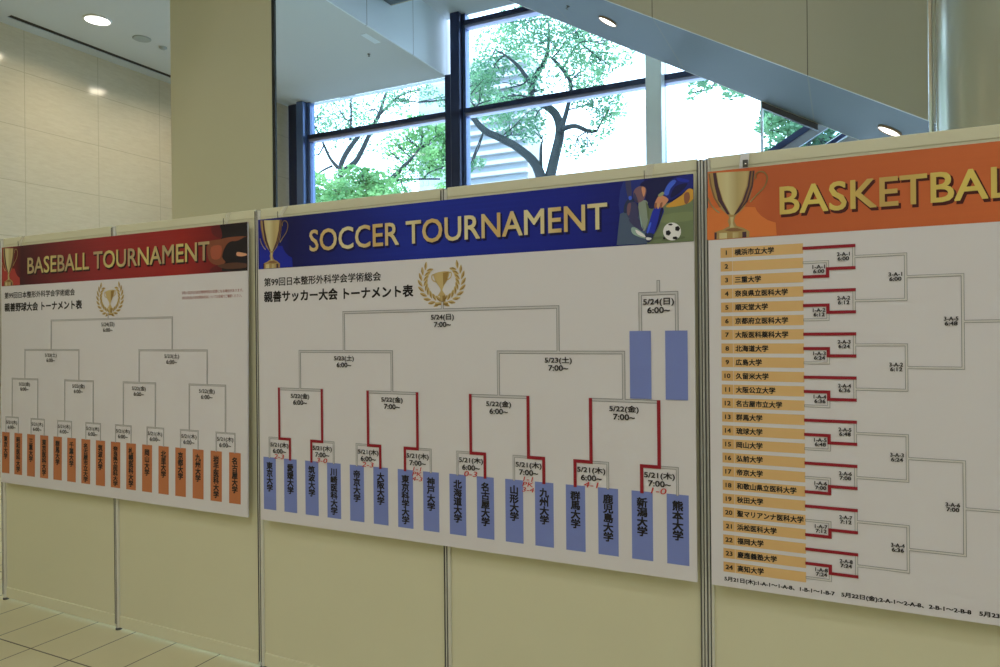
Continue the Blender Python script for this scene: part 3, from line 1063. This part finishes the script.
A([(216, 200), (240, 240), (250, 290), (214, 262)], 7, 4)
A([(282, 160), (312, 158), (318, 195), (300, 240)], 7, 9)
A([(160, 310), (190, 300), (176, 400), (156, 390)], 7, 3)
A([(320, 280), (352, 350), (340, 440), (330, 360)], 6, 20)
A([(262, 375), (285, 470), (292, 525), (276, 480)], 6, 5)
A([(430, 225), (470, 196), (486, 212), (450, 240)], 8, 19)
A([(400, 300), (418, 296), (414, 345), (398, 334)], 8, 17)
A([(424, 306), (440, 300), (438, 342), (424, 344)], 8, 18)
A([(450, 300), (470, 290), (462, 334), (446, 340)], 8, 17)
A([(455, 345), (478, 347), (450, 450), (400, 560), (430, 450)], 8, 2)
A([(352, 480), (372, 470), (346, 555), (330, 558)], 8, 8)
A([(600, 70), (700, 90), (690, 110), (610, 100)], 7, 10)
A([(580, 150), (690, 120), (640, 190), (540, 250)], 7, 2)
A([(662, 215), (700, 200), (712, 250), (690, 300), (664, 290)], 6, 17)
A([(230, 530), (300, 570), (318, 600), (250, 575)], 8, 13)
A([(326, 600), (372, 606), (364, 622), (330, 624)], 9, 13)
A([(380, 600), (480, 590), (480, 606), (380, 622)], 5, 20)
A([(480, 612), (650, 590), (650, 612), (480, 632)], 5, 20)
A(circ(554, 548, 80, 80), 6, 13, 1)
for cx, cy, rx, ry in ((520, 560, 25, 26), (602, 522, 24, 25), (540, 486, 22, 10), (582, 606, 26, 15), (484, 608, 12, 12)):
    A(circ(cx, cy, rx, ry, 5), 7, 14, 1)
pic.build('players_picture', [ink('player_print', *c_) for c_ in cols], bn)
mb = MB()
write(mb, '第99回日本整形外科学会学術総会', BY - 0.0008, -2.326, -1.693, 1.744, 1.781, bold=0.016)
mb.build('heading_lettering', M['black'], sb)
mb = MB()
write(mb, '親善サッカー大会 トーナメント表', BY - 0.0008, -2.327, -1.538, 1.674, 1.721, bold=0.030)
mb.build('heading_lettering', M['black'], sb)
wreath(sb, -1.406)
r1 = knockout(sb, -2.305, 0.0,
              ['東京大学', '愛媛大学', '筑波大学', '川崎医科大学', '帝京大学', '大阪大学', '東京科学大学', '神戸大学', '北海道大学', '名古屋大学',
               '山形大学', '九州大学', '群馬大学', '鹿児島大学', '新潟大学', '熊本大学'],
              M['blue_label'], '7:00~', ['6:00~', '7:00~'], ['6:00~', '7:00~'] * 2, ['6:00~', '7:00~'] * 4, winners='RLRLRRLL')
for x, sc_ in zip(r1, ['2-3', '3-0', '2-3', '1-1\nPK\n4-3', '0-3', '1-1\nPK\n3-4', '4-1', '1-0']):
    mb = MB()
    for i, row in enumerate(sc_.split('\n')):
        write(mb, row, layer(6), cx=x - 0.004, cz=0.988 - 0.0195 * i, h=0.0165 if '\n' in sc_ else 0.020, squeeze=1.6, bold=0.004, shear=0.28)
    mb.build('handwritten_score', M['scrawl'], sb)

# --- basketball board
XK = -0.393
kb = board(XK, 'board headed BASKETBALL with orange banner and apricot team rows')
bn = MB().rect(XK, XK + 1.921, ZN, ZT, layer(1)).build(
    'banner', banner_mat('orange_banner', (0.60, 0.135, 0.045, 1), (0.84, 0.215, 0.06, 1), (0.78, 0.19, 0.052, 1)), kb)
vs8, _ = glyphs('BASKETBA')
vsf, _ = glyphs('BASKETBALL TOURNAMENT')
wid = lambda v_: max(p[0] for p in v_) - min(p[0] for p in v_)
full = 0.540 * wid(vsf) / wid(vs8)
title(bn, 'BASKETBALL TOURNAMENT', -0.174, -0.174 + min(full, 1.66), 1.888, 1.974,
      gold_mat('khaki_title_print', (0.66, 0.45, 0.14, 1), (0.84, 0.66, 0.16, 1), 24), ink('basketball_title_shadow_print', 52, 18, 16))
trophy(bn, -0.3195, 1.0, mat('warm_orange_print', (0.84, 0.235, 0.060, 1), 0.4, spec=0.3))
rows = ['横浜市立大学', '', '三重大学', '奈良県立医科大学', '順天堂大学', '京都府立医科大学', '大阪医科薬科大学', '北海道大学', '広島大学', '久留米大学',
        '大阪公立大学', '名古屋市立大学', '群馬大学', '琉球大学', '岡山大学', '弘前大学', '帝京大学', '和歌山県立医科大学', '秋田大学',
        '聖マリアンナ医科大学', '浜松医科大学', '福岡大学', '慶應義塾大学', '高知大学']
RP, RT = 0.0442, 1.794
zc = lambda i: RT - RP * i - 0.016
for i, n in enumerate(rows):
    mb = MB()
    mb.rect(-0.355, -0.319, zc(i) - 0.016, zc(i) + 0.016, layer(1), 1)
    mb.rect(-0.318, -0.109, zc(i) - 0.016, zc(i) + 0.016, layer(1), 0)
    lb = mb.build('team_row', [M['row_label'], M['row_number']], kb)
    mb = MB()
    write(mb, str(i + 1), layer(2), cx=-0.337, cz=zc(i), h=0.0138, squeeze=1.15, bold=0.025)
    if n:
        cw = min(0.0196, 0.196 / len(n))
        write(mb, n, layer(2), -0.311, -0.311 + cw * len(n), zc(i) - 0.0098, zc(i) + 0.0098, bold=0.03)
    mb.build('lettering', M['black'], lb)
thin, red, tx = [], [], []
pair_top = [False, True, True, True, True, False, False, True]
hours = ['6:00', '6:12', '6:24', '6:36', '6:48', '7:00', '7:12', '7:24']
c1, c2, c3, c4 = -0.041, 0.0305, 0.1655, 0.3050
mid3 = []
for g in range(8):
    a, b, c = zc(3 * g), zc(3 * g + 1), zc(3 * g + 2)
    m2 = (b + c) / 2
    red.append(((-0.106, a), (c2, a)))
    hi, lo = (red, thin) if pair_top[g] else (thin, red)
    hi += [((-0.106, b), (c1, b)), ((c1, b), (c1, m2))]
    lo += [((-0.106, c), (c1, c)), ((c1, c), (c1, m2))]
    red.append(((c1, m2), (c2, m2)))
    m1 = (a + m2) / 2
    thin += [((c2, a), (c2, m2)), ((c2, m1), (c3, m1))]
    mid3.append(m1)
    tx += [(-0.0655, m2, '1-A-%d' % (g + 1), hours[g]), (0.0025, m1 + 0.002, '2-A-%d' % (g + 1), hours[g])]
mid4 = []
for g in range(4):
    a, b = mid3[2 * g], mid3[2 * g + 1]
    mm = (a + b) / 2
    thin += [((c3, a), (c3, b)), ((c3, mm), (c4, mm))]
    mid4.append(mm)
    tx.append((0.139, mm + 0.001, '3-A-%d' % (g + 1), hours[g]))
c5 = 0.445
mid5 = []
for g in range(2):
    a, b = mid4[2 * g], mid4[2 * g + 1]
    mm = (a + b) / 2
    thin += [((c4, a), (c4, b)), ((c4, mm), (c5, mm))]
    mid5.append(mm)
    tx.append((0.2765, mm + 0.001, '3-A-%d' % (g + 5), hours[g + 4]))
thin += [((c5, mid5[0]), (c5, mid5[1])), ((c5, sum(mid5) / 2), (0.567, sum(mid5) / 2))]
mb = MB()
lines(mb, thin, 0.0078, layer(2), 0)
lines(mb, thin, 0.0053, layer(3), 1)
mb.build('bracket_lines', [M['grey_line'], mat('row_line_core', (0.74, 0.72, 0.70, 1), 0.5)], kb)
mb = MB()
lines(mb, red, 0.0095, layer(4), 0)
mb.build('winner_lines', M['red'], kb)
for x, z, a, b in tx:
    mb = MB()
    write(mb, a, layer(5), x - 0.0172, x + 0.0172, z + 0.0020, z + 0.0128, bold=0.025)
    write(mb, b, layer(5), x - 0.0152, x + 0.0152, z - 0.0118, z - 0.0010, bold=0.025)
    mb.build('match_time', M['black'], kb)
mb = MB()
write(mb, '5月21日(木):1-A-1〜1-A-8、1-B-1〜1-B-7', layer(1), -0.352, -0.030, 0.7135, 0.7305, bold=0.034)
write(mb, '5月22日(金):2-A-1〜2-A-8、2-B-1〜2-B-8', layer(1), -0.011, 0.318, 0.7145, 0.7315, bold=0.034)
write(mb, '5月23日(土)', layer(1), 0.338, 0.436, 0.7150, 0.7320, bold=0.034)
mb.build('footnote_lettering', M['black'], kb)


# straps that hang the boards from the panel tops ----------------------
def hanger(x, label, clip=False, back=0.0):
    t = thing('board_hanger', (x, BY, ZT), label, 'hanger', 'straps hanging the boards')
    w = 0.0135
    BYh = BY + back
    zt = PH + 0.004
    path = [(BYh + 0.0092, ZT - 0.05), (BYh + 0.0092, ZT + 0.012), (PY - 0.006, zt - 0.004), (PY - 0.003, zt), (PY + 0.018, zt), (PY + 0.020, zt - 0.06)]
    th = 0.0008
    prof = path + [(y + th, z - th) for y, z in path[::-1]]
    MB().prism(prof, 'x', x - w, x + w).build('strap', M['strap_white' if clip else 'strap'], t)
    if clip:
        mb = MB()
        mb.box(x - 0.002, x + 0.0135, BYh - 0.004, BYh - 0.001, ZT + 0.002, ZT + 0.026)
        mb.box(x - 0.002, x + 0.0135, BYh - 0.001, BYh + 0.0112, ZT + 0.022, ZT + 0.026)
        bevel(mb.build('clip', M['foot'], t), 0.001)
        MB().lathe((x + 0.007, BYh - 0.0045, ZT + 0.010), [(0, 0), (0.004, 0), (0.004, 0.006), (0, 0.006)], 12).build('rivet', M['steel'], t)
    else:
        MB().box(x - w, x - w + 0.0016, BYh + 0.006, BYh + 0.0085, ZT, ZT + 0.03).build('strap_edge', M['alu_dark'], t)
    return t


hanger(-4.200, 'clear strap above the trophy end of the baseball board', back=0.0178)
hanger(-2.590, 'clear strap above the glove picture on the baseball board', back=0.0178)
hanger(-2.238, 'clear strap above the trophy end of the soccer board')
hanger(-0.592, 'clear strap above the players picture on the soccer board')
hanger(-0.282, 'clear strap with dark metal clip above the basketball trophy', True)
hanger(1.30, 'clear strap at the far end of the basketball board')

# ------------------------------------------------------------------ outside
tag(MB().box(-160, 120, YW + 0.16, 220, -0.30, -0.15).build('ground_outside', M['pave']),
    'pale paving outside the windows', 'ground', kind='structure')


def leaves(mb, clumps, size, Y):
    for (px, py, rad, n) in clumps:
        c = at(px, py, Y)
        d = (c - Vector((0, 0, EYE))).length
        r = rad * d / F * 1.15
        dy = random.uniform(-0.6, 0.6)
        for _ in range(int(n * 2.0)):
            while True:
                v = Vector((random.uniform(-1, 1), random.uniform(-1, 1), random.uniform(-1, 1)))
                if v.length < 1:
                    break
            p = c + Vector((v.x * r, v.y * r + dy, v.z * r * 0.85))
            a = Vector((random.gauss(0, 1), random.gauss(0, 1), random.gauss(0, 0.5))).normalized()
            b = a.cross(Vector((random.gauss(0, 1), random.gauss(0, 1), random.gauss(0, 1)))).normalized()
            s_ = size * random.uniform(0.6, 1.25)
            mb.add([p - a * s_ * 0.5, p + b * s_ * 0.28, p + a * s_ * 0.5, p - b * s_ * 0.28], [(0, 1, 2, 3)])


def limb(mb, Y, pts, dy=0.0):
    q = [(x, y, r, Y + dy * i / max(1, len(pts) - 1)) for i, (x, y, r) in enumerate(pts)]
    P3 = [at(x, y, yy) for x, y, r, yy in q]
    R3 = [0.8 * r * (p - Vector((0, 0, EYE))).length / F for p, (x, y, r, yy) in zip(P3, q)]
    s_ = spline([(p.x, p.y, p.z, r) for p, r in zip(P3, R3)], 4, False)
    mb.tube([a[:3] for a in s_], [max(0.01, a[3]) for a in s_], 8)


def tree(Y, limbs, clumps, size, label, base, foliage='leaf'):
    t = thing('tree', (at(base[0], base[1], Y).x, Y, -0.15), label, 'tree', 'trees outside the windows')
    mb = MB()
    bx = at(base[0], base[1], Y)
    rr = base[2] * (bx - Vector((0, 0, EYE))).length / F
    mb.tube([(bx.x + 0.25, Y, -0.15), (bx.x + 0.12, Y, bx.z * 0.5), tuple(bx)], [rr * 1.3, rr * 1.08, rr], 10)
    for i, l in enumerate(limbs):
        limb(mb, Y, l, (-0.8, 0.9, -0.4, 0.6, 0.2)[i % 5])
    joints = [(x, y) for l in limbs for x, y, r in l]
    for (px, py, rad, n) in clumps:
        near = min(joints, key=lambda q: (q[0] - px) ** 2 + (q[1] - py) ** 2)
        if 8 < math.hypot(near[0] - px, near[1] - py) < 60:
            mx_, my_ = (near[0] + px) / 2 + random.uniform(-4, 4), (near[1] + py) / 2 + random.uniform(-4, 4)
            limb(mb, Y, [(near[0], near[1], 1.0), (mx_, my_, 0.8), (px, py, 0.55)], random.uniform(-0.5, 0.5))
            for _ in range(2):
                limb(mb, Y, [(mx_, my_, 0.6), (px + random.uniform(-1, 1) * rad * 0.8, py + random.uniform(-1, 0.4) * rad * 0.8, 0.4)], random.uniform(-0.5, 0.5))
    mb.build('trunk', M['bark'], t)
    mb = MB()
    leaves(mb, clumps, size, Y)
    mb.build('foliage', M[foliage], t)
    return t


tree(16.0,
     [[(545, 192, 8), (536, 165, 6), (518, 148, 4.8), (500, 138, 4.4), (484, 130, 4), (470, 114, 3), (455, 95, 2)],
      [(547, 190, 7.5), (554, 160, 6.5), (560, 132, 6), (556, 115, 5), (546, 106, 4.5), (532, 98, 4), (534, 80, 3.6), (545, 60, 2.8), (549, 40, 1.8), (548, 18, 1)],
      [(534, 92, 3.2), (528, 80, 2.6), (518, 66, 2), (505, 55, 1.2), (495, 50, 0.8)],
      [(560, 132, 3.6), (567, 110, 2.8), (571, 85, 2.4), (563, 70, 2.2), (552, 58, 1.8)],
      [(562, 129, 3.6), (575, 126, 2.8), (588, 131, 2.4), (597, 131, 1.8)],
      [(541, 168, 2.4), (541, 150, 1.8), (542, 142, 1.2)],
      [(562, 70, 1.4), (572, 52, 1.1), (580, 42, 0.8)]],
     [(500, 45, 24, 330), (520, 28, 24, 330), (548, 22, 26, 360), (575, 30, 26, 340), (590, 42, 20, 230), (560, 50, 24, 240), (535, 45, 22, 220), (488, 62, 16, 120),
      (515, 62, 18, 140), (580, 72, 22, 260), (602, 62, 12, 90), (596, 85, 14, 120), (613, 48, 13, 110), (606, 105, 16, 140), (616, 112, 14, 110), (602, 126, 12, 70),
      (590, 104, 12, 70), (480, 90, 14, 110), (492, 100, 16, 120), (508, 88, 14, 80), (520, 122, 18, 160), (512, 132, 12, 70), (535, 118, 14, 90), (535, 132, 14, 80),
      (575, 148, 12, 60), (588, 147, 9, 45), (470, 75, 12, 80), (478, 82, 15, 170), (492, 78, 15, 170), (500, 98, 15, 150), (474, 104, 12, 120), (486, 112, 12, 110), (510, 108, 12, 90), (472, 160, 7, 60), (468, 168, 6, 50), (545, 88, 14, 80)],
     0.10, 'large tree with a forked dark trunk in the middle window', (547, 192, 9))
tree(17.0,
     [[(341, 176, 3.6), (341, 165, 3), (347, 152, 3), (357, 138, 2.6), (364, 128, 2.2)],
      [(343, 172, 4), (352, 165, 3.4), (358, 158, 3), (366, 142, 2.6), (372, 128, 2.4), (379, 115, 2.2), (385, 96, 1.6), (392, 80, 1)],
      [(338, 168, 2.6), (330, 158, 1.8), (324, 145, 1.4), (318, 132, 1.1), (312, 122, 0.9)],
      [(332, 166, 1.4), (322, 171, 1.2), (314, 178, 1.0), (311, 186, 0.8)],
      [(379, 115, 1.8), (388, 106, 1.4), (396, 98, 1.0)],
      [(350, 140, 1.4), (351, 120, 1.2), (351, 98, 0.9)]],
     [(325, 118, 20, 230), (340, 112, 20, 230), (352, 118, 16, 140), (320, 135, 14, 90), (350, 140, 13, 60), (318, 155, 12, 50), (365, 112, 14, 90), (345, 130, 14, 60),
      (400, 108, 12, 80), (392, 100, 12, 70), (312, 120, 12, 80), (410, 96, 14, 110), (420, 90, 12, 80), (445, 100, 8, 60)],
     0.10, 'slim forked tree at the left of the first window', (342, 178, 4.5))
tree(13.0, [[(350, 215, 3), (345, 200, 2), (335, 190, 1.5)], [(352, 215, 3), (365, 200, 2), (375, 188, 1.4)]],
     [(325, 195, 20, 420), (350, 186, 22, 480), (372, 190, 20, 420), (385, 200, 14, 240), (340, 205, 18, 330), (360, 202, 18, 330), (318, 205, 14, 220), (362, 176, 10, 120), (308, 198, 12, 160)],
     0.13, 'low leafy bright green tree at the foot of the first window', (350, 222, 4), 'leaf_bright')
tree(21.0, [[(386, 182, 3), (395, 175, 2.6), (404, 166, 2.2), (412, 158, 1.6), (420, 148, 1)],
            [(388, 181, 2), (402, 180, 1.6), (420, 179, 1.2), (440, 179, 1)], [(424, 178, 1.1), (430, 172, 0.9), (442, 168, 0.7)]],
     [(430, 140, 20, 420), (440, 160, 17, 300), (425, 162, 16, 220), (422, 128, 12, 160), (405, 150, 14, 110), (395, 140, 14, 90), (388, 150, 11, 60), (405, 135, 12, 70), (445, 130, 14, 200),
      (398, 172, 12, 70), (412, 172, 12, 80), (408, 195, 9, 80), (440, 185, 10, 90), (447, 150, 12, 160)],
     0.15, 'tree with a low side branch at the right of the first window', (384, 200, 4), 'leaf_bright')
tree(14.0, [[(722, 60, 1.5), (718, 75, 1.1), (712, 88, 0.8)], [(724, 62, 1.5), (735, 78, 1), (742, 92, 0.7)]],
     [(700, 84, 9, 26), (712, 92, 9, 30), (728, 88, 9, 34), (740, 96, 8, 24), (724, 76, 10, 30), (690, 92, 6, 10)],
     0.13, 'sparse twigs hanging into the top of the right window', (800, 200, 3))
tree(17.0, [[(800, 190, 4), (805, 160, 3), (812, 130, 2)]],
     [(775, 112, 12, 130), (788, 118, 14, 170), (770, 130, 10, 90), (800, 132, 14, 200), (790, 145, 14, 180), (815, 140, 16, 260), (832, 146, 14, 240), (846, 148, 12, 180), (768, 150, 8, 70), (825, 128, 12, 160)],
     0.15, 'bushy tree seen through the gap under the escalator', (800, 200, 5))


def block(Y, px0, px1, ytop, floors, label, grid=False):
    a, b = at(px0, ytop, Y), at(px1, ytop, Y)
    x0, x1, top = a.x, b.x, a.z
    t = thing('apartment_block', ((x0 + x1) / 2, Y, -0.15), label, 'building', 'apartment blocks far outside')
    MB().box(x0, x1, Y, Y + 7, -0.15, top).build('wall', M['block'], t)
    MB().box(x0 + 1, x1 - 1, Y + 1, Y + 6, top, top + 1.2).build('roof_parapet', M['block_band'], t)
    h_ = (top - 1.0) / floors
    for i in range(floors):
        z = 1.0 + i * h_
        if grid:
            n = 5
            for j_ in range(n):
                w = (x1 - x0) / n
                MB().box(x0 + w * (j_ + 0.2), x0 + w * (j_ + 0.8), Y - 0.08, Y + 0.02, z + h_ * 0.25, z + h_ * 0.8).build('window', M['block_dark'], t)
        else:
            MB().box(x0 - 0.3, x1 + 0.3, Y - 1.5, Y, z, z + h_ * 0.36).build('balcony', M['block_band'], t)
            MB().box(x0 + 0.6, x1 - 0.6, Y - 0.08, Y + 0.02, z + h_ * 0.46, z + h_ * 0.92).build('window_band', M['block_dark'], t)
    return t


block(130, 455, 527, 68, 26, 'white apartment block with balcony bands behind the middle tree')
block(100, 418, 446, 88, 12, 'white block with square windows beside the tall dark mullion', True)

COL.objects.unlink(_font_obj)
bpy.data.objects.remove(_font_obj)
